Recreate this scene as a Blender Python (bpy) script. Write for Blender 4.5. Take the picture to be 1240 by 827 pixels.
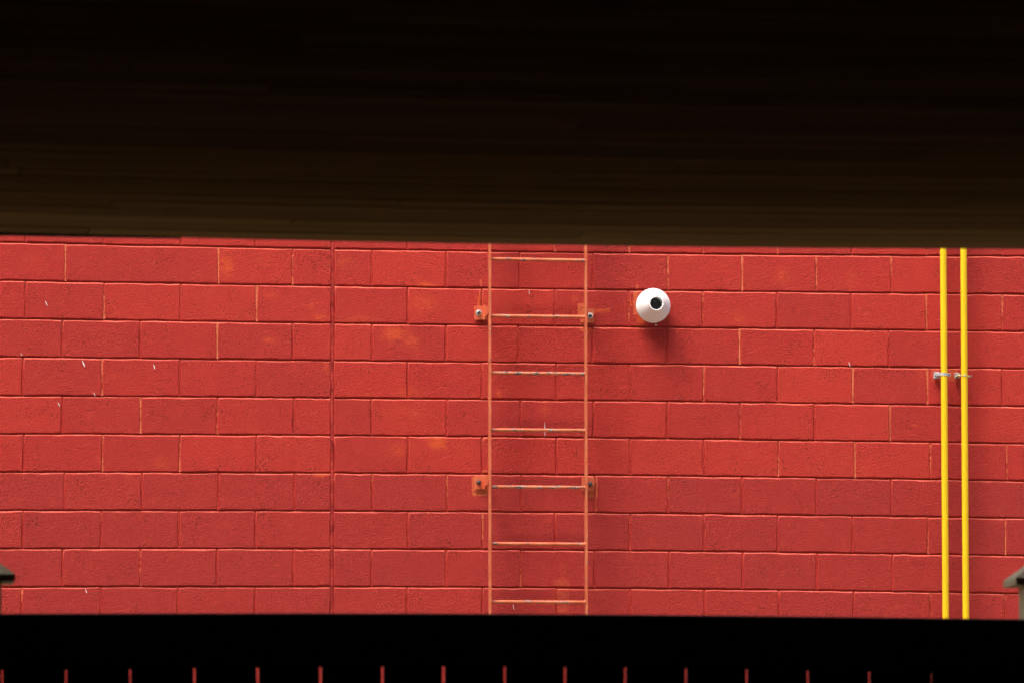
import bpy, math, random
import numpy as np
from mathutils import Matrix, Vector

for o in list(bpy.data.objects):
    bpy.data.objects.remove(o, do_unlink=True)
scene = bpy.context.scene
col = scene.collection
random.seed(7)

# ------------------------------------------------------------------ camera
# world: x right along the wall, y away from the photographer (painted wall face at y = 0), z up, floor z = 0
CAM = Vector((-3.2242, -33.4149, 1.60))
RIGHT = Vector((0.992178, -0.124831, -0.000368))
UP = Vector((-0.011355, -0.093188, 0.995584))
FWD = Vector((0.124314, 0.987792, 0.093876))
FPX = 7500.0                       # focal length in pixels of a 1240 wide frame
cam_data = bpy.data.cameras.new('camera')
cam = bpy.data.objects.new('camera', cam_data)
col.objects.link(cam)
m = Matrix((RIGHT, UP, -FWD)).transposed().to_4x4()
m.translation = CAM
cam.matrix_world = m
cam_data.sensor_width = 36.0
cam_data.lens = 36.0 * FPX / 1240.0
cam_data.clip_start = 0.1
cam_data.clip_end = 2000.0
cam_data.dof.use_dof = True
cam_data.dof.focus_distance = 34.1
cam_data.dof.aperture_fstop = 14.0
scene.camera = cam

# ------------------------------------------------------------------ sky, sun, exposure
SUN_EL, SUN_AZ = math.radians(52), math.radians(31)     # azimuth to the left of the wall's normal
world = bpy.data.worlds.new('World')
scene.world = world
world.use_nodes = True
wn = world.node_tree
wn.nodes.clear()
sky = wn.nodes.new('ShaderNodeTexSky')
sky.sky_type = 'NISHITA'
sky.sun_disc = False
sky.sun_elevation = SUN_EL
sky.sun_rotation = math.pi + SUN_AZ
sky.dust_density = 6.0
sky.ozone_density = 0.6
bg = wn.nodes.new('ShaderNodeBackground')
bg.inputs['Strength'].default_value = 0.12
wo = wn.nodes.new('ShaderNodeOutputWorld')
wn.links.new(sky.outputs[0], bg.inputs[0])
wn.links.new(bg.outputs[0], wo.inputs[0])

sun_data = bpy.data.lights.new('sun', 'SUN')
sun_data.energy = 1.5
sun_data.angle = math.radians(36)
sun_data.color = (1.0, 0.95, 0.88)
sun = bpy.data.objects.new('sun', sun_data)
col.objects.link(sun)
to_sun = Vector((-math.sin(SUN_AZ) * math.cos(SUN_EL), -math.cos(SUN_AZ) * math.cos(SUN_EL), math.sin(SUN_EL)))
sun.rotation_euler = to_sun.to_track_quat('Z', 'Y').to_euler()
sun.location = (-10, -10, 30)

scene.view_settings.view_transform = 'Standard'
scene.view_settings.look = 'None'
scene.view_settings.gamma = 1.0
scene.view_settings.exposure = 2.12
scene.render.engine = 'CYCLES'
scene.cycles.max_bounces = 6
scene.cycles.diffuse_bounces = 4
scene.cycles.glossy_bounces = 2
scene.render.resolution_x = 1024
scene.render.resolution_y = 682


# ------------------------------------------------------------------ helpers
def on(px, py, out=0.0, plane=None):
    """Point of a photograph pixel on a plane parallel to the wall, `out` metres proud of it."""
    d = FWD * FPX + RIGHT * (px - 620.0) - UP * (py - 413.5)
    Y = -out if plane is None else plane
    return CAM + d * ((Y - CAM.y) / d.y)


class MB:
    def __init__(self):
        self.v, self.f = [], []
        self.a = []
        self.smooth = []

    def add(self, verts, faces, attr=None, smooth=False):
        b = len(self.v)
        self.v += [tuple(p) for p in verts]
        self.f += [tuple(i + b for i in f) for f in faces]
        self.smooth += [smooth] * len(faces)
        self.a += (attr if attr is not None else [0.0] * len(verts))

    def box(self, x0, x1, y0, y1, z0, z1):
        self.add([(x0, y0, z0), (x1, y0, z0), (x1, y1, z0), (x0, y1, z0), (x0, y0, z1), (x1, y0, z1), (x1, y1, z1), (x0, y1, z1)],
                 [(0, 3, 2, 1), (4, 5, 6, 7), (0, 1, 5, 4), (1, 2, 6, 5), (2, 3, 7, 6), (3, 0, 4, 7)])

    def bevel_box(self, x0, x1, y0, y1, z0, z1, c):
        """box with all twelve edges chamfered"""
        P = {}
        vs = []
        for sx in (0, 1):
            for sy in (0, 1):
                for sz in (0, 1):
                    X, Y, Z = (x0, x1)[sx], (y0, y1)[sy], (z0, z1)[sz]
                    ix, iy, iz = (c, -c)[sx], (c, -c)[sy], (c, -c)[sz]
                    for ax, p in (('x', (X, Y + iy, Z + iz)), ('y', (X + ix, Y, Z + iz)), ('z', (X + ix, Y + iy, Z))):
                        P[(sx, sy, sz, ax)] = len(vs)
                        vs.append(p)
        g = lambda *k: P[k]
        fs = []
        for s in (0, 1):
            fs.append([g(s, 0, 0, 'x'), g(s, 1, 0, 'x'), g(s, 1, 1, 'x'), g(s, 0, 1, 'x')][::(1 if s else -1)])
            fs.append([g(0, s, 0, 'y'), g(1, s, 0, 'y'), g(1, s, 1, 'y'), g(0, s, 1, 'y')][::(-1 if s else 1)])
            fs.append([g(0, 0, s, 'z'), g(1, 0, s, 'z'), g(1, 1, s, 'z'), g(0, 1, s, 'z')][::(1 if s else -1)])
        for a in (0, 1):
            for b in (0, 1):
                fs.append([g(a, b, 0, 'x'), g(a, b, 1, 'x'), g(a, b, 1, 'y'), g(a, b, 0, 'y')])
                fs.append([g(a, 0, b, 'x'), g(a, 1, b, 'x'), g(a, 1, b, 'z'), g(a, 0, b, 'z')])
                fs.append([g(0, a, b, 'y'), g(1, a, b, 'y'), g(1, a, b, 'z'), g(0, a, b, 'z')])
                for s in (0, 1):
                    fs.append([g(a, b, s, 'x'), g(a, b, s, 'y'), g(a, b, s, 'z')])
        self.add(vs, fs)

    def tube(self, p0, p1, r0, r1=None, n=16, caps=True):
        r1 = r0 if r1 is None else r1
        p0, p1 = Vector(p0), Vector(p1)
        w = (p1 - p0).normalized()
        u = w.orthogonal().normalized()
        t = w.cross(u)
        vs = []
        for p, r in ((p0, r0), (p1, r1)):
            for i in range(n):
                a = 2 * math.pi * i / n
                vs.append(p + u * (r * math.cos(a)) + t * (r * math.sin(a)))
        self.add(vs, [(i, (i + 1) % n, n + (i + 1) % n, n + i) for i in range(n)], smooth=True)
        if caps:
            self.add(vs[:n], [tuple(range(n - 1, -1, -1))])
            self.add(vs[n:], [tuple(range(n))])

    def lathe(self, c, profile, n=48, axis=Vector((0, -1, 0))):
        """profile: (radius, distance along axis)"""
        axis = axis.normalized()
        u = axis.orthogonal().normalized()
        t = axis.cross(u)
        vs = []
        for r, h in profile:
            for i in range(n):
                a = 2 * math.pi * i / n
                vs.append(Vector(c) + axis * h + u * (r * math.cos(a)) + t * (r * math.sin(a)))
        fs = []
        for k in range(len(profile) - 1):
            for i in range(n):
                j = (i + 1) % n
                fs.append((k * n + i, k * n + j, (k + 1) * n + j, (k + 1) * n + i))
        self.add(vs, fs, smooth=True)

    def build(self, name, mat, parent=None, attr=None, recalc=True):
        me = bpy.data.meshes.new(name)
        me.from_pydata(self.v, [], self.f)
        if attr:
            at = me.attributes.new(attr, 'FLOAT', 'POINT')
            at.data.foreach_set('value', self.a)
        me.polygons.foreach_set('use_smooth', self.smooth)
        me.materials.append(mat)
        me.update()
        if recalc:
            import bmesh
            bm = bmesh.new()
            bm.from_mesh(me)
            bmesh.ops.recalc_face_normals(bm, faces=bm.faces)
            bm.to_mesh(me)
            bm.free()
        o = bpy.data.objects.new(name, me)
        col.objects.link(o)
        if parent:
            o.parent = parent
            o.matrix_parent_inverse = Matrix.Translation(parent.location).inverted()
        return o


def empty(name, loc, label, cat, group=None):
    o = bpy.data.objects.new(name, None)
    col.objects.link(o)
    o.location = loc
    o.empty_display_size = 0.2
    tag(o, label, cat, group)
    return o


def tag(o, label=None, cat=None, group=None, kind=None):
    if label: o['label'] = label
    if cat: o['category'] = cat
    if group: o['group'] = group
    if kind: o['kind'] = kind
    return o


class NT:
    """small node-tree writer"""
    def __init__(self, name):
        self.m = bpy.data.materials.new(name)
        self.m.use_nodes = True
        self.t = self.m.node_tree
        self.b = self.t.nodes['Principled BSDF']

    def n(self, kind, **kw):
        nd = self.t.nodes.new(kind)
        for k, v in kw.items():
            setattr(nd, k, v)
        return nd

    def put(self, sock, val):
        if hasattr(val, 'is_output'):
            self.t.links.new(val, sock)
        else:
            sock.default_value = val

    def math(self, op, a, b=0.0, c=0.0, clamp=False):
        nd = self.n('ShaderNodeMath', operation=op, use_clamp=clamp)
        for i, x in enumerate((a, b, c)):
            self.put(nd.inputs[i], x)
        return nd.outputs[0]

    def vmath(self, op, a, b=(0, 0, 0)):
        nd = self.n('ShaderNodeVectorMath', operation=op)
        self.put(nd.inputs[0], a)
        self.put(nd.inputs[1], b)
        return nd.outputs['Value'] if op in ('LENGTH', 'DOT_PRODUCT') else nd.outputs[0]

    def ramp(self, v, lo, hi, a=0.0, b=1.0, smooth=False):
        nd = self.n('ShaderNodeMapRange', clamp=True)
        if smooth: nd.interpolation_type = 'SMOOTHSTEP'
        for i, x in enumerate((v, lo, hi, a, b)):
            self.put(nd.inputs[i], x)
        return nd.outputs[0]

    def noise(self, scale, detail=3.0, rough=0.55, vec=None, stretch=None):
        v = vec if vec is not None else self.pos()
        if stretch:
            v = self.vmath('MULTIPLY', v, stretch)
        nd = self.n('ShaderNodeTexNoise')
        self.put(nd.inputs['Vector'], v)
        nd.inputs['Scale'].default_value = scale
        nd.inputs['Detail'].default_value = detail
        nd.inputs['Roughness'].default_value = rough
        return nd.outputs[0]

    def voronoi(self, scale, vec=None, feature='F1'):
        nd = self.n('ShaderNodeTexVoronoi', feature=feature)
        self.put(nd.inputs['Vector'], vec if vec is not None else self.pos())
        nd.inputs['Scale'].default_value = scale
        return nd.outputs

    def pos(self):
        if not hasattr(self, '_p'):
            self._p = self.n('ShaderNodeTexCoord').outputs['Object']
        return self._p

    def rnd(self):
        if not hasattr(self, '_r'):
            self._r = self.n('ShaderNodeObjectInfo').outputs['Random']
        return self._r

    def mix(self, f, a, b, mode='MIX'):
        nd = self.n('ShaderNodeMix', data_type='RGBA', blend_type=mode)
        self.put(nd.inputs[0], f)
        for s, x in ((nd.inputs[6], a), (nd.inputs[7], b)):
            self.put(s, x if hasattr(x, 'is_output') else (*x, 1.0))
        return nd.outputs[2]

    def attr(self, name):
        return self.n('ShaderNodeAttribute', attribute_name=name).outputs['Fac']

    def bump(self, h, strength=0.5, dist=0.002, normal=None):
        nd = self.n('ShaderNodeBump')
        nd.inputs['Strength'].default_value = strength
        nd.inputs['Distance'].default_value = dist
        self.put(nd.inputs['Height'], h)
        if normal is not None: self.put(nd.inputs['Normal'], normal)
        return nd.outputs[0]

    def done(self, color, rough=0.6, normal=None, metal=0.0, spec=0.5):
        self.put(self.b.inputs['Base Color'], color if hasattr(color, 'is_output') else (*color, 1.0))
        self.put(self.b.inputs['Roughness'], rough)
        self.put(self.b.inputs['Metallic'], metal)
        self.put(self.b.inputs['Specular IOR Level'], spec)
        if normal is not None: self.put(self.b.inputs['Normal'], normal)
        return self.m


# ------------------------------------------------------------------ wear of the wall paint (stains have places of their own)
# soft patches where the older orange coat shows: pixel centre, half sizes, strength
SOFT = [(275, 322, 12, 22, .6), (320, 314, 20, 12, .28), (415, 318, 22, 12, .4), (513, 345, 26, 5, .6), (327, 357, 13, 7, .4),
        (388, 385, 14, 8, .5), (378, 372, 5, 12, .35), (433, 387, 34, 9, .38), (512, 367, 28, 18, .45), (478, 404, 24, 14, .62),
        (498, 412, 14, 11, .55), (327, 412, 15, 9, .45), (395, 444, 7, 12, .35), (497, 474, 24, 9, .42), (444, 478, 12, 4, .5),
        (490, 500, 45, 18, .28), (530, 536, 18, 12, .75), (484, 545, 24, 17, .38), (388, 575, 13, 3, .95), (197, 560, 22, 13, .38),
        (135, 456, 22, 12, .22), (40, 316, 22, 14, .2), (560, 545, 18, 20, .25), (775, 372, 12, 24, .6), (776, 387, 8, 9, .85),
        (604, 477, 6, 7, .6), (660, 496, 12, 9, .35), (681, 698, 8, 22, .35), (947, 335, 16, 14, .42), (1030, 336, 10, 18, .35),
        (895, 386, 14, 13, .38), (1118, 455, 10, 12, .3), (1107, 515, 6, 3, .6), (1048, 568, 10, 9, .3), (880, 318, 12, 14, .25),
        (582, 364, 7, 13, .75), (712, 397, 14, 8, .55), (695, 362, 5, 9, .5), (727, 376, 16, 4.5, .95), (714, 384, 8, 18, .5),
        (763, 366, 4, 8, .6), (905, 345, 16, 12, .25), (83, 385, 8, 5, .25), (305, 520, 10, 14, .25), (640, 700, 10, 6, .2)]
# touch-up rectangles with brushed edges
BOXY = [(582, 588, 10.5, 11.5, .95), (715, 589, 8.5, 13, .95), (721, 608, 1.4, 11, .7), (703.5, 375, 4, 7, .9), (706, 392, 4, 9, .65),
        (584, 379, 6, 9, .6), (1153.5, 453.5, 7, 7.5, .6), (1132.5, 454, 5, 7, .4), (582, 351, 1.3, 12, .6), (680, 722, 9, 20, .25),
        (769.6, 367, 2.6, 14, .9), (771.5, 351, 1.4, 6, .7), (588, 572, 5, 3, .6)]


def wear_mask(N, soft, boxy):
    p = N.pos()
    warp = N.n('ShaderNodeTexNoise')
    N.put(warp.inputs['Vector'], p)
    warp.inputs['Scale'].default_value = 42.0
    warp.inputs['Detail'].default_value = 4.0
    off = N.vmath('MULTIPLY', N.vmath('SUBTRACT', warp.outputs['Color'], (0.5, 0.5, 0.5)), (0.07, 0.0, 0.05))
    off2 = N.vmath('MULTIPLY', N.vmath('SUBTRACT', warp.outputs['Color'], (0.5, 0.5, 0.5)), (0.015, 0.0, 0.015))
    pw, pw2 = N.vmath('ADD', p, off), N.vmath('ADD', p, off2)
    acc = None
    for (x, y, rx, ry, s) in soft:
        c = on(x, y)
        q = N.vmath('MULTIPLY', N.vmath('SUBTRACT', pw, (c.x, 0, c.z)), (222.0 / rx, 0, 222.0 / ry))
        v = N.ramp(N.vmath('LENGTH', q), 1.30, 0.10, 0.0, s, True)
        acc = v if acc is None else N.math('MAXIMUM', acc, v)
    if acc is not None:
        nz = N.noise(34.0, 7.0, 0.78, stretch=(0.6, 1.0, 1.15))
        hard = N.ramp(N.math('ADD', nz, N.math('MULTIPLY', acc, 0.42)), 0.60, 0.74)
        acc = N.math('MULTIPLY', acc, N.math('ADD', N.math('MULTIPLY', hard, 1.0), 0.30), clamp=True)
    soft_m, acc = (0.0 if acc is None else acc), None
    for (x, y, rx, ry, s) in boxy:
        c = on(x, y)
        q = N.vmath('ABSOLUTE', N.vmath('MULTIPLY', N.vmath('SUBTRACT', pw2, (c.x, 0, c.z)), (222.0 / rx, 0, 222.0 / ry)))
        sp = N.n('ShaderNodeSeparateXYZ')
        N.put(sp.inputs[0], q)
        v = N.ramp(N.math('MAXIMUM', sp.outputs[0], sp.outputs[2]), 1.08, 0.94, 0.0, s)
        acc = v if acc is None else N.math('MAXIMUM', acc, v)
    if acc is None:
        acc = 0.0
    else:
        acc = N.math('MULTIPLY', acc, N.ramp(N.noise(75.0, 3.0, 0.7), 0.30, 0.52, 0.45, 1.0))
    return soft_m, acc


RED = (0.460, 0.033, 0.024)
RED_DULL = (0.395, 0.030, 0.025)
RED_DEEP = (0.270, 0.016, 0.013)
ORANGE = (0.600, 0.130, 0.050)
FADED = (0.570, 0.078, 0.025)


def red_paint(name, wear=None, mortar=False):
    N = NT(name)
    p = N.pos()
    big = N.ramp(N.noise(1.3, 2.0, 0.6), 0.3, 0.7)
    col_ = N.mix(big, RED, RED_DULL)
    # each block took the roller a little differently
    col_ = N.mix(N.ramp(N.rnd(), 0.5, 1.0, 0.0, 0.65), col_, (0.50, 0.042, 0.028))
    col_ = N.mix(N.ramp(N.rnd(), 0.5, 0.0, 0.0, 0.55), col_, (0.36, 0.031, 0.026))
    coat = N.n('ShaderNodeSeparateColor')          # courses last rolled with the duller coat
    N.put(coat.inputs[0], N.n('ShaderNodeObjectInfo').outputs['Color'])
    col_ = N.mix(N.math('SUBTRACT', 1.0, coat.outputs[0]), col_, (0.335, 0.031, 0.028))
    mott = N.ramp(N.noise(14.0, 4.0, 0.7), 0.54, 0.74, 0.0, 0.42)
    col_ = N.mix(mott, col_, (0.53, 0.070, 0.036))
    # light scratches and speckles of the older coat
    grain = N.noise(115.0, 2.0, 0.7)
    fine = N.noise(210.0, 1.0, 0.6)
    tone = N.ramp(grain, 0.66, 0.32)
    col_ = N.mix(N.math('MULTIPLY', tone, 0.30), col_, (0.33, 0.022, 0.019))
    sp = N.ramp(fine, 0.62, 0.74, 0.0, 0.5)
    col_ = N.mix(sp, col_, (0.60, 0.115, 0.075))
    # open pores the roller skipped, shade painted into them, gathered in fields
    vo = N.voronoi(112.0)
    field = N.ramp(N.noise(7.0, 2.0, 0.6), 0.36, 0.72)
    thr = N.math('ADD', N.math('MULTIPLY', field, 0.30), 0.12)
    pit = N.math('LESS_THAN', vo['Distance'], thr)
    vr = N.n('ShaderNodeSeparateColor')
    N.put(vr.inputs[0], vo['Color'])
    pit = N.math('MULTIPLY', pit, N.math('GREATER_THAN', vr.outputs[0], N.math('SUBTRACT', 0.93, N.math('MULTIPLY', field, 0.42))))
    col_ = N.mix(N.math('MULTIPLY', pit, 0.80), col_, (0.075, 0.010, 0.008))
    if wear:
        w1, w2 = wear_mask(N, *wear)
        col_ = N.mix(w1, col_, FADED)
        col_ = N.mix(w2, col_, ORANGE)
    if mortar:
        th = N.ramp(N.math('ADD', N.noise(38.0, 6.0, 0.75), N.math('MULTIPLY', N.attr('thin'), 0.34)), 0.62, 0.82, 0.0, 0.78)
        col_ = N.mix(th, col_, (0.78, 0.23, 0.105))
    else:
        lg = N.math('MULTIPLY', N.attr('ledge_light'), N.ramp(N.noise(11.0, 5.0, 0.7), 0.30, 0.60, 0.45, 1.0))
        col_ = N.mix(N.math('MINIMUM', N.math('MULTIPLY', lg, 1.5), 1.0), col_, (0.72, 0.155, 0.105))  # paler colour paints in the highlight along the upward block edges
    h = N.math('ADD', grain, N.math('MULTIPLY', fine, 0.4))
    h = N.math('SUBTRACT', h, N.math('MULTIPLY', pit, 0.9))
    lump = N.noise(26.0, 1.0, 0.5)
    nrm = N.bump(N.math('ADD', N.math('MULTIPLY', h, 0.005), N.math('MULTIPLY', lump, 0.0016)), 1.0, 1.0)
    return N.done(col_, 0.68, nrm, spec=0.14)


M = {}
M['red'] = red_paint('painted block')
M['mortar'] = red_paint('painted mortar', mortar=True)

N = NT('joint sealant')
s = N.ramp(N.noise(9.0, 4.0, 0.7, stretch=(1, 1, 1.0)), 0.40, 0.60)
c = N.mix(s, (0.22, 0.007, 0.006), (0.44, 0.036, 0.028))
c = N.mix(N.ramp(N.noise(38.0, 4.0, 0.7), 0.60, 0.72, 0.0, 0.8), c, (0.62, 0.15, 0.07))
M['sealant'] = N.done(c, 0.45, N.bump(N.noise(60.0, 4.0, 0.6), 0.8, 0.004), spec=0.4)

N = NT('ladder paint')
w = N.ramp(N.math('ADD', N.noise(40.0, 6.0, 0.72, stretch=(0.55, 1, 1)), N.math('MULTIPLY', N.attr('worn'), 0.12)), 0.63, 0.70)
c = N.mix(N.ramp(N.noise(14.0, 3.0), 0.35, 0.65), (0.52, 0.108, 0.042), (0.60, 0.172, 0.078))
rust = N.mix(N.ramp(N.noise(90.0, 3.0), 0.4, 0.6), (0.05, 0.030, 0.024), (0.34, 0.30, 0.28))
M['ladder'] = N.done(N.mix(w, c, rust), 0.5, N.bump(N.noise(150.0, 3.0), 0.35, 0.0015), spec=0.4)

N = NT('bracket paint')
c = N.mix(N.ramp(N.noise(30.0, 4.0), 0.35, 0.65), (0.56, 0.085, 0.036), (0.62, 0.150, 0.060))
c = N.mix(N.ramp(N.noise(120.0, 2.0), 0.66, 0.72), c, (0.06, 0.03, 0.02))
M['bracket'] = N.done(c, 0.5, N.bump(N.noise(150.0, 3.0), 0.3, 0.0015))

N = NT('zinc plated steel')
c = N.mix(N.ramp(N.noise(80.0, 3.0), 0.35, 0.65), (0.62, 0.63, 0.66), (0.46, 0.47, 0.50))
M['zinc'] = N.done(c, 0.42, N.bump(N.noise(300.0, 2.0), 0.2, 0.001), metal=0.35)
N = NT('dark bolt steel')
M['bolt'] = N.done(N.mix(N.ramp(N.noise(200.0, 2.0), 0.4, 0.6), (0.03, 0.027, 0.027), (0.10, 0.09, 0.085)), 0.45, metal=0.2)

N = NT('white enamel')
c = N.mix(N.ramp(N.noise(40.0, 4.0, 0.7), 0.55, 0.80, 0.0, 0.35), (0.82, 0.82, 0.82), (0.66, 0.64, 0.62))
c = N.mix(N.ramp(N.noise(260.0, 2.0), 0.68, 0.74, 0.0, 0.5), c, (0.55, 0.5, 0.48))
M['white'] = N.done(c, 0.42, N.bump(N.noise(120.0, 2.0), 0.1, 0.001))
N = NT('duct inside')
M['duct'] = N.done(N.mix(N.noise(30.0), (0.62, 0.65, 0.68), (0.52, 0.55, 0.58)), 0.5)

N = NT('yellow gas pipe paint')
c = N.mix(N.ramp(N.noise(8.0, 4.0, 0.6, stretch=(1, 1, 0.3)), 0.35, 0.7), (0.83, 0.54, 0.004), (0.77, 0.50, 0.005))
c = N.mix(N.ramp(N.noise(60.0, 4.0, 0.7, stretch=(1, 1, 0.25)), 0.64, 0.74, 0.0, 0.45), c, (0.36, 0.34, 0.03))
M['yellow'] = N.done(c, 0.38, N.bump(N.noise(90.0, 2.0), 0.08, 0.001))

N = NT('white scuff')
M['scuff'] = N.done((0.74, 0.66, 0.66), 0.7)

N = NT('soffit wood')
g = N.noise(9.0, 5.0, 0.65, stretch=(0.10, 2.2, 1.0))
c = N.mix(N.ramp(g, 0.3, 0.7), (0.33, 0.17, 0.050), (0.62, 0.34, 0.115))
c = N.mix(N.ramp(N.rnd(), 0.0, 1.0, 0.0, 0.75), c, (0.24, 0.125, 0.042))
M['soffit'] = N.done(c, 0.6, N.bump(N.noise(30.0, 4.0, 0.6, stretch=(0.08, 2.5, 1.0)), 0.3, 0.001), spec=0.0002)

N = NT('dark stained wood')
g = N.noise(14.0, 5.0, 0.65, stretch=(2.0, 2.0, 0.12))
c = N.mix(N.ramp(g, 0.3, 0.7), (0.028, 0.017, 0.010), (0.060, 0.036, 0.020))
c = N.mix(N.ramp(N.rnd(), 0.0, 1.0, 0.0, 0.4), c, (0.030, 0.020, 0.012))
M['fence'] = N.done(c, 0.7, N.bump(g, 0.4, 0.003), spec=0.2)

N = NT('weathered post wood')
g = N.noise(22.0, 5.0, 0.65, stretch=(2.0, 2.0, 0.15))
c = N.mix(N.ramp(g, 0.3, 0.7), (0.42, 0.275, 0.115), (0.60, 0.42, 0.20))
M['post'] = N.done(c, 0.8, N.bump(g, 0.5, 0.003), spec=0.2)

N = NT('old concrete')
c = N.mix(N.ramp(N.noise(0.8, 6.0, 0.6), 0.3, 0.7), (0.10, 0.095, 0.085), (0.17, 0.16, 0.145))
M['concrete'] = N.done(c, 0.85, N.bump(N.noise(20.0, 5.0), 0.3, 0.01))
N = NT('dark interior plaster')
c = N.mix(N.ramp(N.noise(1.5, 5.0), 0.3, 0.7), (0.012, 0.010, 0.009), (0.022, 0.019, 0.016))
M['interior'] = N.done(c, 0.9, N.bump(N.noise(20.0, 5.0), 0.3, 0.01), spec=0.1)
N = NT('dark floor')
M['floor'] = N.done(N.mix(N.ramp(N.noise(2.0, 5.0), 0.3, 0.7), (0.012, 0.011, 0.010), (0.022, 0.020, 0.018)), 0.9, spec=0.1)
N = NT('facade brick')
bt = N.n('ShaderNodeTexBrick')
N.put(bt.inputs['Vector'], N.n('ShaderNodeTexCoord').outputs['Generated'])
bt.inputs['Scale'].default_value = 60.0
bt.inputs['Color1'].default_value = (0.26, 0.18, 0.14, 1)
bt.inputs['Color2'].default_value = (0.22, 0.15, 0.12, 1)
bt.inputs['Mortar'].default_value = (0.3, 0.28, 0.25, 1)
M['blocker'] = N.done(bt.outputs[0], 0.85)
N = NT('asphalt')
c = N.mix(N.ramp(N.noise(3.0, 6.0), 0.3, 0.7), (0.045, 0.044, 0.042), (0.07, 0.068, 0.064))
M['asphalt'] = N.done(c, 0.9, N.bump(N.noise(60.0, 4.0), 0.5, 0.01))
N = NT('galvanised flashing')
M['flashing'] = N.done((0.45, 0.46, 0.47), 0.45, metal=0.6)

# ------------------------------------------------------------------ ground
g = MB()
g.add([(-600, -600, 0), (600, -600, 0), (600, 600, 0), (-600, 600, 0)], [(0, 1, 2, 3)])
tag(g.build('ground', M['asphalt'], recalc=False), kind='structure')
N = NT('pale gravel yard')  # unseen sheet, added pale to bounce light up onto the soffit
c = N.mix(N.ramp(N.noise(1.2, 6.0, 0.7), 0.35, 0.65), (0.36, 0.30, 0.19), (0.43, 0.37, 0.25))
M['bounce_gravel'] = N.done(c, 0.95, N.bump(N.noise(40.0, 5.0), 0.6, 0.02), spec=0.1)
g = MB()
g.add([(-14, -18.70, 0.006), (14, -18.70, 0.006), (14, -0.03, 0.006), (-14, -0.03, 0.006)], [(0, 1, 2, 3)])
tag(g.build('bounce_yard', M['bounce_gravel'], recalc=False), kind='structure')

# ------------------------------------------------------------------ the painted block wall
BW, BH = 0.4064, 0.2032
JX = [0, 310, 560, 610, 870, 930, 1240]
JY = [[293.6, 299.6, 303.6, 305.2, 308.0, 308.5, 310.3],
      [339.9, 344.4, 349.0, 350.0, 352.2, 353.0, 356.6],
      [385.8, 390.0, 393.4, 394.0, 396.9, 398.2, 401.4],
      [432.1, 435.5, 438.0, 439.0, 441.4, 442.4, 446.5],
      [478.4, 481.7, 482.5, 483.6, 486.2, 487.5, 492.2],
      [524.8, 526.6, 528.1, 528.7, 531.0, 532.4, 537.1],
      [571.1, 571.8, 573.5, 573.6, 576.0, 577.7, 581.8],
      [617.4, 618.1, 619.2, 619.0, 621.9, 623.1, 627.3],
      [663.6, 664.8, 664.8, 664.6, 667.1, 668.4, 672.7],
      [710.2, 710.8, 709.8, 709.9, 713.0, 714.5, 718.1]]
EXP = 402.8                                   # movement joint in the masonry, pixel x
HEADS = {1: [79.2, 264.7, 354.4, EXP, 450.6, 540.5, 629, 718.2, 809, 898.8, 988.6, 1079.2, 1170.6],
         2: [30.9, 126.1, 219, 310.8, EXP, 493.6, 583.4, 672, 761.8, 851.3, 940.5, 1030.6, 1121.7, 1213.7],
         3: [75.3, 169.4, 263.2, 354.4, EXP, 450.3, 539.9, 627.5, 717.3, 807.1, 895.9, 985.9, 1076.4, 1168.6],
         4: [27.5, 123.7, 217.8, 310.3, EXP, 493.6, 583.7, 673.4, 762, 852.2, 941.7, 1032.9, 1123, 1213.7],
         5: [75.3, 170.3, 263.2, 355.7, EXP, 449.7, 541, 630.2, 718.8, 808, 896.4, 986.4, 1077.9, 1169],
         6: [28.7, 124.3, 218, 310.3, EXP, 493.6, 583.7, 673.7, 763.3, 852.5, 942.9, 1035.5, 1126.9, 1219.2],
         7: [78, 171.8, 264.7, 356.6, EXP, 450.6, 541.4, 631, 720.3, 809.2, 898.4, 988.2, 1078.9, 1170.5],
         8: [27.5, 122.5, 216.6, 309.5, EXP, 493.9, 584.6, 672, 763, 852.2, 941.6, 1032.3, 1123.9, 1217.7],
         9: [75.6, 170, 262.6, 355.4, EXP, 449.7, 540.5, 630.5, 719.7, 810.2, 899.3, 989.4, 1081, 1172],
         10: [26.6, 121.9, 215.7, 309, EXP, 493, 584, 674, 763.3, 853.4, 943.1, 1033.9, 1126.6, 1217.4]}
HEADS[0] = [32, 126, 219, 309.7, EXP, 493, 582.8, 671.9, 762, 851.9, 941.5, 1031.3, 1122, 1213.7]
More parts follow.
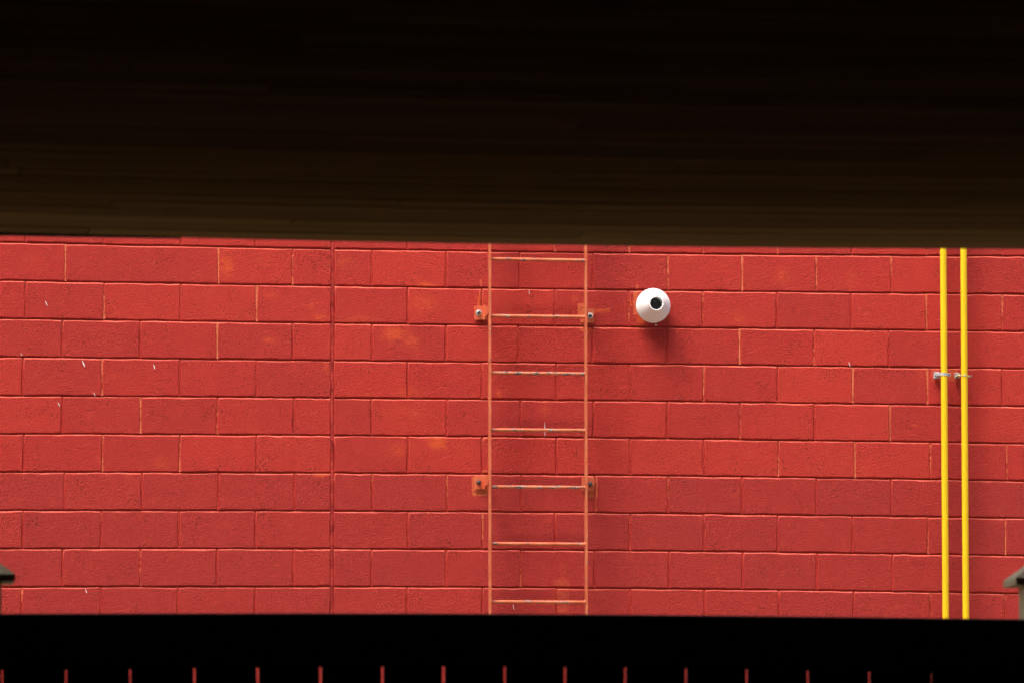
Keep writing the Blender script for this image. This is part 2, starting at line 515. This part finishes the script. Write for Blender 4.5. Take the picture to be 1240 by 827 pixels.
# how thin the paint lies in head joints that show the older orange coat: (course, pixel x) -> (top, bottom)
THIN = {(1, 79): (.9, .6), (1, 265): (1, .9), (1, 354): (.1, .8), (1, 541): (.9, .5), (1, 809): (.6, .6), (1, 899): (1, 1), (1, 989): (.9, .5),
        (1, 1079): (.7, .3), (2, 126): (.3, 1), (2, 311): (.9, .8), (2, 584): (.9, .3), (2, 762): (.3, .5), (2, 941): (.9, .3), (2, 1122): (.9, .8),
        (2, 1214): (.8, .3), (2, 851): (.6, .2), (3, 263): (1, .9), (3, 896): (1, .9), (3, 986): (.2, .5), (4, 124): (.7, .5), (4, 852): (.9, .6),
        (4, 1033): (1, .9), (4, 1123): (.9, .6), (4, 311): (.2, .4), (5, 170): (.8, .9), (5, 1078): (1, .9), (5, 896): (.2, .7), (5, 263): (.1, .6),
        (6, 124): (.5, .7), (6, 218): (.1, 1), (6, 853): (.8, .2), (6, 943): (.1, .9), (6, 1036): (1, .9), (6, 1127): (.6, .4), (6, 1219): (.7, .5),
        (7, 541): (.9, .1), (7, 809): (.5, .1), (7, 899): (.1, .2), (8, 585): (.9, .4), (8, 1124): (.4, .8), (8, 1218): (.7, 1), (9, 630): (.1, .8),
        (9, 170): (.2, .5), (8, 763): (.3, .2), (10, 1127): (.6, .3), (10, 1217): (.5, .1), (10, 27): (.7, .1), (0, 762): (.5, .8), (0, 852): (.6, .6),
        (0, 942): (.7, .6), (0, 672): (.5, .6), (0, 1122): (.4, .5)}

joint_u, joint_v = [], []
for row in JY:
    pts = [on(x, y) for x, y in zip(JX, row)]
    u = np.array([p.x for p in pts])
    v = np.array([p.z for p in pts])
    cf = np.polyfit(u, v, 2)
    uu = np.linspace(u[0], u[-1], 25)
    joint_u.append(uu)
    joint_v.append(np.polyval(cf, uu))


def bed(j, u):
    """height of bed joint j (0 = first visible, counting down) at u along the wall"""
    if j < 0: return float(np.interp(u, joint_u[0], joint_v[0])) - j * BH
    if j > 9: return float(np.interp(u, joint_u[9], joint_v[9])) - (j - 9) * BH
    return float(np.interp(u, joint_u[j], joint_v[j]))


UEXP = on(EXP, 480).x


def heads(course):
    base = course if 0 <= course <= 10 else (course % 2 if course < 0 else (10 if course % 2 == 0 else 9))
    zc = 293 + 46 * (base - 0.5)
    us = [UEXP if x == EXP else on(x, zc).x for x in HEADS[base]]
    tags = [THIN.get((base, int(round(x))), (0.0, 0.0)) if course == base else (0, 0) for x in HEADS[base]]
    while us[0] > -12.0:
        us.insert(0, us[0] - BW); tags.insert(0, (0, 0))
    while us[-1] < 13.0:
        us.append(us[-1] + BW); tags.append((0, 0))
    return us, tags


WALL_X0, WALL_X1 = -11.5, 12.5
WALL_TOP_J = -16
wall = empty('block_wall', (0, 0, 0), 'red painted concrete block wall with chipped orange patches behind the ladder and pipes', 'wall')


def wob(a):
    return random.uniform(-a, a)


def block_mesh(mb, u0, u1, jt, jb, gl, gr, fine=True):
    """one chamfered block between head joints u0,u1 and bed joints jt (above), jb (below); gl, gr half joint widths"""
    G = 0.0036
    C = 0.0052
    x0, x1 = u0 + gl, u1 - gr
    top = lambda x: bed(jt, x) - G
    bot = lambda x: bed(jb, x) + G
    nx, nz = (7, 3) if fine else (1, 1)
    out = []
    for i in range(nx): out.append((x0 + (x1 - x0) * i / nx, 'b'))
    ring = []
    for i in range(nx):
        x = x0 + (x1 - x0) * i / nx
        ring.append((x, bot(x), i == 0 and 'c' or 'b'))
    for i in range(nz):
        t = i / nz
        ring.append((x1, bot(x1) * (1 - t) + top(x1) * t, i == 0 and 'c' or 'r'))
    for i in range(nx):
        x = x1 + (x0 - x1) * i / nx
        ring.append((x, top(x), i == 0 and 'c' or 't'))
    for i in range(nz):
        t = i / nz
        ring.append((x0, top(x0) * (1 - t) + bot(x0) * t, i == 0 and 'c' or 'l'))
    cx, cz = (x0 + x1) / 2, (top(cx_ := (x0 + x1) / 2) + bot(cx_)) / 2
    dy = wob(0.0012) if fine else 0.0
    tx, tz = (wob(0.005), wob(0.008)) if fine else (0, 0)
    n = len(ring)
    front, mid, back, led = [], [], [], []
    for (x, z, k) in ring:
        a = 0.0019 if fine else 0.0
        x_, z_ = x + wob(a), z + wob(a)
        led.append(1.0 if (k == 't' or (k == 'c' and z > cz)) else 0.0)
        cw = C * (random.uniform(0.75, 1.3) if fine else 1.0)
        fx = x_ + (cw * 0.8 if x_ < cx else -cw * 0.8) * (1 if k in 'clr' else 0)
        fz = z_ + (cw * 0.9 if z_ < cz else -cw * 1.35) * (1 if k in 'ctb' else 0)
        yf = dy + (x - cx) * tx + (z - cz) * tz
        front.append((fx, yf, fz))
        mid.append((x_, yf + (0.0075 if (k == 't' or (k == 'c' and z > cz)) else 0.0046), z_))
        back.append((x_, 0.045, z_))
    fs = [tuple(range(n))]
    for i in range(n):
        j = (i + 1) % n
        fs.append((i, n + i, n + j, j))
        fs.append((n + i, 2 * n + i, 2 * n + j, n + j))
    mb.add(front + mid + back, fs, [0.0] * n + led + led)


far_blocks = MB()
near_blocks = []
head_mortar = MB()
seg = MB()
U_L, U_R = on(0, 480).x - 0.05, on(1240, 480).x + 0.05
for c in range(WALL_TOP_J, 26):
    if bed(c, 0) < 0.02 and bed(c - 1, 0) < 0.05:
        break
    us, tg = heads(c)
    for i in range(len(us) - 1):
        a, b = us[i], us[i + 1]
        if b < WALL_X0 or a > WALL_X1: continue
        gl = 0.0105 if abs(a - UEXP) < 1e-6 else 0.0042
        gr = 0.0105 if abs(b - UEXP) < 1e-6 else 0.0042
        near = 0 <= c <= 11 and b > U_L and a < U_R
        if near:
            mb = MB()
            block_mesh(mb, a, b, c - 1, c, gl, gr, True)
            near_blocks.append((mb.build('block', M['red'], wall, attr='ledge_light'), a, b, bed(c, (a + b) / 2), bed(c - 1, (a + b) / 2)))
            k_ = 1.0 - (random.uniform(0.55, 0.8) if c >= 7 else random.uniform(0.0, 0.15))
            near_blocks[-1][0].color = (k_, k_, k_, 1)
        else:
            block_mesh(far_blocks, a, b, c - 1, c, gl, gr, False)
        if abs(a - UEXP) > 1e-6 and near:
            t, bo = tg[i]
            t = max(t, random.choice((0, 0, .15, .3)))
            zt, zb = bed(c - 1, a) - 0.003, bed(c, a) + 0.003
            K = 7
            vs, at = [], []
            rec = random.uniform(0.0022, 0.0052)
            for k in range(K + 1):
                f = k / K
                z = zt * (1 - f) + zb * f
                lump = wob(0.0012) - (0.003 if random.random() < 0.06 else 0)
                yy = rec + lump
                vs += [(a - 0.0062, yy + 0.003, z), (a + wob(0.0012), yy, z), (a + 0.0062, yy + 0.003, z)]
                w_ = t * (1 - f) + bo * f
                at += [w_, w_, w_]
            fs = []
            for k in range(K):
                for q in (0, 1):
                    fs.append((k * 3 + q, k * 3 + q + 1, k * 3 + q + 4, k * 3 + q + 3))
            head_mortar.add(vs, fs, at, smooth=True)
# worn patches: every region of the wall gets the paint with the stains that lie in it
zone = {}
for (o, a, b, z0, z1) in near_blocks:
    hit = []
    for kind, lst in (('s', SOFT), ('b', BOXY)):
        for it in lst:
            p = on(it[0], it[1])
            ex = 1.35 if kind == 's' else 1.15
            rx, rz = it[2] * ex / 222 + 0.02, it[3] * ex / 222 + 0.02
            if a < p.x + rx and b > p.x - rx and z0 < p.z + rz and z1 > p.z - rz: hit.append((kind, it))
    if hit:
        k = (int((a - U_L) / 0.7), int((bed(0, 0) - z1 + 1.0) / 0.5))
        zone.setdefault(k, ([], []))
        zone[k][0].append(o)
        for h in hit:
            if h not in zone[k][1]: zone[k][1].append(h)
for k, (objs, hits) in zone.items():
    mt = red_paint('painted block worn', wear=([h[1] for h in hits if h[0] == 's'], [h[1] for h in hits if h[0] == 'b']))
    for o in objs: o.data.materials[0] = mt
tag(far_blocks.build('block_field', M['red'], wall, attr='ledge_light'), kind='stuff')
head_mortar.build('mortar', M['mortar'], wall, attr='thin')
zt = bed(WALL_TOP_J - 1, 0)
core = MB()
core.box(WALL_X0 + 0.02, WALL_X1 - 0.02, 0.0084, 0.19, 0.0, zt - 0.004)
core.build('bed_mortar', M['red'], wall)
cp = MB()
cp.bevel_box(WALL_X0 - 0.02, WALL_X1 + 0.02, -0.025, 0.23, zt, zt + 0.05, 0.004)
cp.build('coping', M['flashing'], wall)
# sealant bead in the movement joint
sl = MB()
vs, fs = [], []
K = 120
z0_, z1_ = bed(12, UEXP), bed(-3, UEXP)
for k in range(K + 1):
    z = z0_ + (z1_ - z0_) * k / K
    e = wob(0.0012)
    vs += [(UEXP - 0.0115, 0.0075, z), (UEXP - 0.004 + e, 0.0035 + wob(0.001), z), (UEXP + 0.004 + e, 0.0038 + wob(0.001), z), (UEXP + 0.0115, 0.0075, z)]
for k in range(K):
    for q in range(3):
        fs.append((k * 4 + q, k * 4 + q + 1, k * 4 + q + 5, k * 4 + q + 4))
sl.add(vs, fs, smooth=True)
sl.build('joint_sealant', M['sealant'], wall)

# pale scuffs and droppings on the wall face
for (xa, ya, xb, yb, w) in [(54.8, 364.5, 57.2, 370.5, 1.0), (99.5, 436, 102.5, 444, 1.5), (70, 487, 72.5, 492, 1.0), (113.5, 475, 115.5, 480, .6),
                            (103.3, 712, 105, 718, .9), (25, 427.5, 27, 430.5, .6), (659.6, 511, 659.8, 527.5, .8), (640.5, 351, 640.8, 357, .5),
                            (1027.5, 438, 1029.5, 443.5, .8), (621, 731.5, 622.5, 737.5, .6), (186, 441, 187.5, 447, 1.2)]:
    p, q = on(xa, ya), on(xb, yb)
    d = (q - p)
    nrm = Vector((d.z, 0, -d.x)).normalized() * (w * 0.5 / 222)
    f = [p + nrm * 0.3, p.lerp(q, 0.45) + nrm, q + nrm * 0.5, q - nrm * 0.5, p.lerp(q, 0.55) - nrm, p - nrm * 0.3]
    mb = MB()
    mb.add([(v.x, -0.0042, v.z) for v in f] + [(v.x, 0.001, v.z) for v in f], [tuple(range(6))] + [(i, (i + 1) % 6, 6 + (i + 1) % 6, 6 + i) for i in range(6)])
    mb.build('white_scuff', M['scuff'], wall)

# ------------------------------------------------------------------ ladder
OUT = 0.16
rail_x = []
RL = [(on(593.2, 300, OUT), on(593.0, 740, OUT)), (on(709.2, 300, OUT), on(709.8, 740, OUT))]
lx0, lx1 = (RL[0][0].x + RL[0][1].x) / 2, (RL[1][0].x + RL[1][1].x) / 2
RUNG_PX = [(313.9, 315.7), (382.8, 383.9), (451.4, 452.5), (520.2, 521.0), (589.2, 589.9), (657.9, 658.6), (728.3, 728.8)]
rung_z = [((on(600, a, OUT)).z, (on(703, b, OUT)).z) for a, b in RUNG_PX]
step = (rung_z[0][0] - rung_z[-1][0]) / 6
for k in range(1, 4): rung_z.append((rung_z[6][0] - k * step, rung_z[6][1] - k * step))
for k in range(1, 11): rung_z.append((rung_z[0][0] + k * step, rung_z[0][1] + k * step))
lz0 = min(z for z, _ in rung_z) - 0.15
lz1 = max(z for z, _ in rung_z) + 0.25
ladder = empty('wall_ladder', ((lx0 + lx1) / 2, -OUT, lz0), 'faded orange steel rung ladder bolted to the red block wall', 'ladder')


def rail(x):
    mb = MB()
    K = 60
    vs, fs, at = [], [], []
    hw, hd, c = 0.0052, 0.030, 0.0014
    prof = [(-hw + c, -hd), (hw - c, -hd), (hw, -hd + c), (hw, hd - c), (hw - c, hd), (-hw + c, hd), (-hw, hd - c), (-hw, -hd + c)]
    for k in range(K + 1):
        z = lz0 + (lz1 - lz0) * k / K
        for (a, b) in prof:
            vs.append((x + a + 0.0006 * math.sin(z * 2.1 + x), -OUT + b, z))
            at.append(0.25)
    n = len(prof)
    for k in range(K):
        for i in range(n):
            j = (i + 1) % n
            fs.append((k * n + i, k * n + j, (k + 1) * n + j, (k + 1) * n + i))
    fs += [tuple(range(n)), tuple(range(K * n, K * n + n))]
    mb.add(vs, fs, at)
    return mb.build('rail', M['ladder'], ladder, attr='worn')


rail(lx0); rail(lx1)
for (za, zb) in rung_z:
    mb = MB()
    mb.tube((lx0 + 0.005, -OUT, za), (lx1 - 0.005, -OUT, zb), 0.0097, n=16)
    mb.a = [random.choice((0.6, 0.8, 1.0, 1.15))] * len(mb.v)
    mb.build('rung', M['ladder'], ladder, attr='worn')
    for x, z, s in ((lx0 + 0.0066, za, 1), (lx1 - 0.0066, zb, -1)):       # weld collars
        w = MB()
        w.tube((x, -OUT, z), (x + s * 0.005, -OUT, z), 0.0125, 0.0103, n=14)
        w.a = [0.3] * len(w.v)
        w.build('weld', M['ladder'], ladder, attr='worn')


def bracket(x, zc, side, bolt_mat, washer):
    """flat lug folded from the rail back to the wall: side -1 points left of the rail"""
    mb = MB()
    w, h, t = 0.066, 0.074, 0.007
    xa, xb = (x - w, x + 0.003) if side < 0 else (x - 0.003, x + w)
    mb.bevel_box(xa, xb, -0.016, -0.016 + t, zc - h / 2, zc + h / 2, 0.0012)
    # standoff web from the plate out to the rail, its lower corner cut back
    xs = (x - 0.0105, x - 0.0070) if side < 0 else (x + 0.0070, x + 0.0105)
    prof = [(-0.012, zc - h / 2 + 0.002), (-0.045, zc - h / 2 + 0.016), (-OUT - 0.02, zc - h / 2 + 0.018), (-OUT - 0.02, zc + h / 2 - 0.016), (-0.012, zc + h / 2 - 0.002)]
    vs = [(xs[0], a, b) for a, b in prof] + [(xs[1], a, b) for a, b in prof]
    n = len(prof)
    mb.add(vs, [tuple(range(n)), tuple(range(n, 2 * n))] + [(i, (i + 1) % n, n + (i + 1) % n, n + i) for i in range(n)])
    # spacer behind the plate
    xm = x + side * 0.043
    mb.tube((xm, -0.010, zc), (xm, 0.004, zc), 0.012, n=12)
    o = mb.build('bracket', M['bracket'], ladder)
    b = MB()
    if washer:
        b.lathe((xm, -0.016, zc), [(0.0165, 0.0), (0.0165, 0.003), (0.0155, 0.0038), (0.006, 0.0038)], n=20)
        bb = b.build('washer', M['zinc'], o)
    b = MB()
    rr = 0.0105 if washer else 0.0135
    b.lathe((xm, -0.0165, zc), [(rr, 0.0), (rr, 0.010), (rr * 0.82, 0.0125), (0.0, 0.0125)], n=6)
    b.lathe((xm, -0.0165, zc), [(0.0055, 0.012), (0.0055, 0.021), (0.0045, 0.023), (0.0, 0.023)], n=12)
    b.build('bolt', bolt_mat, o)


zt_, zb_ = on(584, 380.5).z, on(584, 585.5).z
xl = lx0
xr = lx1
bracket(xl, on(584, 379.5).z, -1, M['bolt'], True)
bracket(xr, on(716, 383.0).z, 1, M['bolt'], True)
bracket(xl, on(584, 584.0).z, -1, M['bolt'], False)
bracket(xr, on(716, 586.0).z, 1, M['bolt'], False)
for dz in (3.1, -1.0):
    zz = (zt_ if dz > 0 else zb_) + dz
    bracket(xl, zz, -1, M['bolt'], False)
    bracket(xr, zz, 1, M['bolt'], False)

# ------------------------------------------------------------------ conical vent
vc = on(791.0, 370.2, 0.06)
vent = empty('conical_vent', (vc.x, 0, vc.z), 'white cone shaped vent outlet with a round dark mouth sticking out of the red wall', 'vent')
mb = MB()
R0 = 0.0945
mb.lathe((vc.x, 0, vc.z), [(R0 - 0.004, 0.050), (R0, 0.052), (R0, 0.064), (R0 - 0.003, 0.067), (0.0780, 0.091), (0.0640, 0.113), (0.0500, 0.135), (0.0425, 0.147), (0.0405, 0.151)], n=72)
mb.build('cone', M['white'], vent)
mb = MB()
mb.lathe((vc.x, 0, vc.z), [(0.0405, 0.148), (0.0405, 0.178), (0.0392, 0.1800), (0.0352, 0.1800), (0.0340, 0.1785), (0.0340, 0.172)], n=56)
mb.build('collar', M['white'], vent)
mb = MB()
mb.lathe((vc.x, 0, vc.z), [(0.0340, 0.1720), (0.0335, 0.118)], n=40)
th = mb.build('throat', M['duct'], vent)
mb = MB()
mb.lathe((vc.x, 0, vc.z), [(0.0334, 0.120), (0.0330, 0.112), (0.010, 0.108), (0.0, 0.108)], n=40)  # dark disc closing the throat, stands in for its shaded depth
mb.build('throat_shade', M['bolt'], th)
mb = MB()
mb.lathe((vc.x, 0, vc.z), [(0.060, 0.004), (0.060, 0.056), (R0 - 0.006, 0.056)], n=48)
mb.build('wall_sleeve', M['white'], vent)
p = on(794.5, 393.5, 0.012)
mb = MB()
mb.lathe((p.x, 0.002, p.z), [(0.0055, 0.0), (0.0055, 0.012), (0.0035, 0.017), (0.0, 0.018)], n=12)
mb.build('screw', M['zinc'], vent)

# ------------------------------------------------------------------ yellow pipes
PO, PR = 0.085, 0.0183


def pipe(pa, pb, label):
    a, b = on(*pa, PO), on(*pb, PO)
    d = (a - b) / (a.z - b.z)
    lo, hi = b + d * (0.0 - b.z), a + d * (zt + 0.05 - a.z)
    root = empty('gas_pipe', (lo.x, lo.y, 0), label, 'pipe', 'yellow pipes on the wall')
    mb = MB()
    K = 24
    for k in range(K):
        mb.tube(lo.lerp(hi, k / K), lo.lerp(hi, (k + 1) / K), PR, n=28, caps=False)
    # gooseneck over the coping
    mb.build('tube', M['yellow'], root)
    c = MB()
    zc = hi.z - 0.6
    q = lo + d * (zc - lo.z)
    c.tube(q - Vector((0, 0, 0.03)), q + Vector((0, 0, 0.03)), PR + 0.006, n=24)
    c.build('coupling', M['yellow'], root)
    return root, lo, d


p1, lo1, d1 = pipe((1142.2, 302), (1145.2, 744), 'left one of two yellow pipes running up the red wall')
p2, lo2, d2 = pipe((1166.8, 302), (1169.6, 744), 'right one of two yellow pipes, held by a thin paint-spattered clamp')


def strap(root, lo, d, pz, plate_px, band_h, ear_px, mat_band, tilt):
    z = pz
    c = lo + d * (z - lo.z)
    mb = MB()
    x0, x1 = on(plate_px[0], 454).x, c.x - PR + 0.004
    z0, z1 = on(1140, plate_px[3]).z, on(1140, plate_px[2]).z
    mb.bevel_box(x0, x1, -0.030, -0.024, z0, z1, 0.001)
    mb.box(x0 + 0.004, x0 + 0.028, -0.026, 0.002, z0 + 0.006, z1 - 0.006)     # standoff channel to the wall
    o = mb.build('strap', M['zinc'], root)
    # band wrapping the front of the pipe
    b = MB()
    vs, fs = [], []
    K = 20
    r = PR + 0.0022
    for k in range(K + 1):
        a = math.pi * (k / K)
        for hh, rr in ((-band_h / 2, r - 0.002), (-band_h / 2, r), (band_h / 2, r), (band_h / 2, r - 0.002)):
            vs.append((c.x - rr * math.cos(a), c.y - rr * math.sin(a), z + 0.002 + hh + tilt * math.cos(a)))
    for k in range(K):
        for q in range(4):
            w = (q + 1) % 4
            fs.append((k * 4 + q, k * 4 + w, k * 4 + 4 + w, k * 4 + 4 + q))
    b.add(vs, fs, smooth=False)
    xe = on(ear_px, 454, 0.05).x
    b.bevel_box(c.x + PR - 0.001, xe, c.y - 0.003, c.y + 0.003, z - band_h * 0.55 - tilt, z + band_h * 0.6 - tilt, 0.001)
    b.bevel_box(c.x - PR - 0.016, c.x - PR + 0.001, c.y - 0.003, -0.024, z - band_h * 0.5 + tilt, z + band_h * 0.5 + tilt, 0.001)
    b.build('band', mat_band, o)
    for (sx, sy, rr) in ((x0 + 0.011, -0.030, 0.0055), (xe - 0.008, c.y - 0.003, 0.0045)):
        s_ = MB()
        s_.lathe((sx, sy, z - (0.002 if sx < c.x else tilt)), [(rr, 0.0), (rr, 0.003), (rr * 0.6, 0.005), (0, 0.005)], n=8)
        s_.build('screw', M['bolt'], o)


N = NT('paint spattered zinc')
M['spatter'] = N.done(N.mix(N.ramp(N.noise(70.0, 3.0), 0.45, 0.55), (0.50, 0.50, 0.50), (0.72, 0.52, 0.05)), 0.4)
strap(p1, lo1, d1, on(1142, 454.0, 0.06).z, (1129.7, 1138, 450.8, 458.6), 0.0150, 1149.3, M['zinc'], 0.001)
strap(p2, lo2, d2, on(1166, 455.5, 0.06).z, (1154.8, 1161, 451.8, 458.0), 0.0080, 1174.8, M['spatter'], 0.0025)

# ------------------------------------------------------------------ covered shelter the photograph is taken from
YF = -18.80                               # fence plane
YE = -18.95                               # edge of the ceiling
HX0, HX1, YB = -10.5, 8.0, -40.0
edge_px = [(0, 281.2), (160, 285.6), (310, 289.2), (540, 294.2), (700, 296.4), (900, 298.6), (1080, 300.2), (1240, 300.9)]
ep = [on(x, y, plane=YE) for x, y in edge_px]
cf = np.polyfit([p.x for p in ep], [p.z for p in ep], 2)
eu = np.linspace(ep[0].x, ep[-1].x, 13)
ev = np.polyval(cf, eu)
ZS = float(np.mean(ev))


def sag(x):
    return float(np.interp(x, eu, ev)) - ZS


shelter = empty('covered_shelter', ((HX0 + HX1) / 2, (YE + YB) / 2, 0), 'dark shelter with brown timber board ceiling filling the top of the view', 'building')
PITCH = 0.140
row_n = int((YE - YB) / PITCH)
rest = MB()


def plank(mb, xa, xb, ya, yb, z, drop, fine=True):
    c = 0.0032
    K = max(1, int((xb - xa) / 0.35)) if fine else 1
    vs, fs = [], []
    for k in range(K + 1):
        x = xa + (xb - xa) * k / K
        s = z + sag(x) + drop
        vs += [(x, ya, s + 0.020), (x, ya, s + c), (x, ya + c, s), (x, yb - c, s), (x, yb, s + c), (x, yb, s + 0.020)]
    for k in range(K):
        for q in range(6):
            w = (q + 1) % 6
            fs.append((k * 6 + q, k * 6 + w, k * 6 + 6 + w, k * 6 + 6 + q))
    fs += [tuple(range(6)), tuple(range(K * 6, K * 6 + 6))]
    mb.add(vs, fs)


FIXED = {}
for (px, py) in ((22, 215), (14, 236), (485, 243), (700, 152)):        # board ends the photograph shows
    d = FWD * FPX + RIGHT * (px - 620.0) - UP * (py - 413.5)
    q = CAM + d * ((ZS - CAM.z) / d.z)
    FIXED[int((YE - q.y) / PITCH)] = q.x
for r in range(row_n):
    y1 = YE - r * PITCH
    y0 = y1 - PITCH
    start = FIXED.get(r, random.uniform(-3.2, 0.4))
    cuts = [start]
    while cuts[0] > HX0: cuts.insert(0, cuts[0] - 3.66)
    while cuts[-1] < HX1: cuts.append(cuts[-1] + 3.66)
    cuts[0], cuts[-1] = HX0, HX1
    for a, b in zip(cuts[:-1], cuts[1:]):
        if b - a < 0.05: continue
        near = r < 42 and b > -4.2 and a < 1.6
        dz = random.uniform(-0.0008, 0.0008)
        if near:
            mb = MB()
            plank(mb, a + 0.0018, b - 0.0018, y0 + 0.0016, y1 - 0.0016, ZS, dz)
            mb.build('soffit_board', M['soffit'], shelter)
        else:
            plank(rest, a + 0.0018, b - 0.0018, y0 + 0.0016, y1 - 0.0016, ZS, dz, fine=r < 42)
tag(rest.build('soffit_boarding', M['soffit'], shelter), kind='stuff')
# drip lath under the outer edge, ending part way along
xe = on(219, 287, plane=YE + 0.02).x
for (xa, xb, dz) in ((HX0, xe, -0.0085), (xe + 0.004, HX1, 0.0005)):
    mb = MB()
    K = 24
    vs, fs = [], []
    for k in range(K + 1):
        x = max(xa, -4.5) + (min(xb, 2.0) - max(xa, -4.5)) * k / K
        if k == 0: x = xa
        if k == K: x = xb
        s = ZS + sag(x) + (dz * (1 - 0.72 * min(1, max(0, (x + 2.75) / (xe + 2.75)))) if dz < 0 else dz)
        vs += [(x, YE + 0.002, s), (x, YE + 0.024, s), (x, YE + 0.024, ZS + 0.20), (x, YE + 0.002, ZS + 0.20)]
    for k in range(K):
        for q in range(4):
            w = (q + 1) % 4
            fs.append((k * 4 + q, k * 4 + w, k * 4 + 4 + w, k * 4 + 4 + q))
    fs += [(0, 1, 2, 3), tuple(range(K * 4, K * 4 + 4))]
    mb.add(vs, fs)
    mb.build('fascia', M['fence'], shelter)
HB = 33.0                                  # unseen mass added over the shelter, height set to shade the wall
mb = MB()
mb.box(-45.0, 30.0, YB - 0.2, YE, ZS + 0.03, HB)
mb.build('upper_blocker', M['blocker'], shelter)
for nm, bx in (('side_wall', (HX0 - 0.2, HX0, YB, YE + 0.03)), ('side_wall', (HX1, HX1 + 0.2, YB, YE + 0.03)), ('back_wall', (HX0 - 0.2, HX1 + 0.2, YB - 0.2, YB - 0.001))):
    mb = MB()
    mb.box(*bx, -0.05, ZS + 0.029)
    mb.build(nm, M['interior'], shelter)
mb = MB()
mb.box(HX0 + 0.001, HX1 - 0.001, YB, YE, -0.1, 0.006)
tag(mb.build('floor', M['floor'], None), kind='structure')

# ------------------------------------------------------------------ fence below the opening
RPX = [(0, 743.0), (250, 742.4), (610, 743.0), (930, 745.6), (1140, 748.4), (1240, 749.8)]
rp = [on(x, y, plane=YF - 0.02) for x, y in RPX]
cf = np.polyfit([p.x for p in rp], [p.z for p in rp], 2)
ru = np.linspace(rp[0].x, rp[-1].x, 13)
rv = np.polyval(cf, ru)
ftop = lambda x: float(np.interp(x, ru, rv))
fence = empty('board_fence', ((HX0 + HX1) / 2, YF, 0), 'dark board fence with narrow gaps along the bottom of the view', 'fence')
post_l = on(1.5, 730, plane=YF + 0.03).x - 0.0445
post_r = on(1242, 730, plane=YF + 0.03).x + 0.0445
bay = post_r - post_l
posts = [post_l + bay * k for k in range(-3, 5) if HX0 + 0.1 < post_l + bay * k < HX1 - 0.1]
RAIL_H = 0.128
bounds = [HX0 + 0.02] + posts + [HX1 - 0.02]
for a, b in zip(bounds[:-1], bounds[1:]):
    for lev in (0, 1):
        mb = MB()
        K = 10
        vs, fs = [], []
        for k in range(K + 1):
            x = a + 0.0015 + (b - a - 0.003) * k / K
            t = ftop(x) if lev == 0 else 0.45
            y0, y1, c = YF - 0.038, YF - 0.0005, 0.003
            zb = t - RAIL_H - (0.004 * math.cos((x - post_l) / bay * 2 * math.pi) if lev == 0 else 0)
            vs += [(x, y0, zb + c), (x, y0 + c, zb), (x, y1, zb), (x, y1, t), (x, y0 + c, t), (x, y0, t - c)]
        for k in range(K):
            for q in range(6):
                w = (q + 1) % 6
                fs.append((k * 6 + q, k * 6 + w, k * 6 + 6 + w, k * 6 + 6 + q))
        fs += [tuple(range(6)), tuple(range(K * 6, K * 6 + 6))]
        mb.add(vs, fs)
        mb.build('top_rail' if lev == 0 else 'bottom_rail', M['fence'], fence)
GAPS = [2.5, 80, 157.6, 235.3, 312, 388, 463, 537, 611, 684, 757, 830.5, 904, 978, 1052.5, 1127.5, 1203]
gw = [4.2, 4.0, 4.2, 5.2, 5.4, 5.4, 5.2, 5.6, 5.2, 5.0, 5.2, 5.0, 5.0, 5.2, 5.4, 4.2, 1.2]
gx = [on(x, 818, plane=YF + 0.01).x for x in GAPS]
gh = [w * (0.30 - 0.10 * abs(x - 560) / 620) * (YF - CAM.y) / FPX for w, x in zip(gw, GAPS)]
st = 0.1465
while gx[0] > HX0 + 0.1:
    gx.insert(0, gx[0] - st); gh.insert(0, 0.005)
while gx[-1] < HX1 - 0.1:
    gx.append(gx[-1] + st); gh.append(0.005)
for i in range(len(gx) - 1):
    a, b = gx[i] + gh[i], gx[i + 1] - gh[i + 1]
    mb = MB()
    t = ftop((a + b) / 2) - random.uniform(0.006, 0.014)
    mb.bevel_box(a, b, YF + random.uniform(0.0005, 0.002), YF + 0.019, 0.04, t, 0.002)
    mb.build('board', M['fence'], fence)
for k, x in enumerate(posts):
    left = abs(x - post_l) < 1e-6
    ref = on(10, 704.5, plane=YF + 0.03).z if x < post_l + 0.5 * bay else on(1228, 708.5, plane=YF + 0.03).z
    mb = MB()
    mb.bevel_box(x - 0.0445, x + 0.0445, YF + 0.023, YF + 0.112, -0.05, ref + 0.002, 0.003)
    po = mb.build('post', M['post'], fence)
    c_ = MB()
    hw, cy, e = 0.0755, YF + 0.0675, 0.017
    if left or x < post_l: hw = 0.0755
    ring = lambda h, z: [(x - h, cy - h, z), (x + h, cy - h, z), (x + h, cy + h, z), (x - h, cy + h, z)]
    vs = ring(hw - 0.002, ref) + ring(hw, ref + 0.002) + ring(hw, ref + e) + [(x, cy, ref + e + 0.060)]
    fs = [(3, 2, 1, 0)]
    for r_ in (0, 4):
        for i in range(4):
            fs.append((r_ + i, r_ + (i + 1) % 4, r_ + 4 + (i + 1) % 4, r_ + 4 + i))
    for i in range(4):
        fs.append((8 + i, 8 + (i + 1) % 4, 12))
    c_.add(vs, fs)
    c_.build('post_cap', M['post'], po)
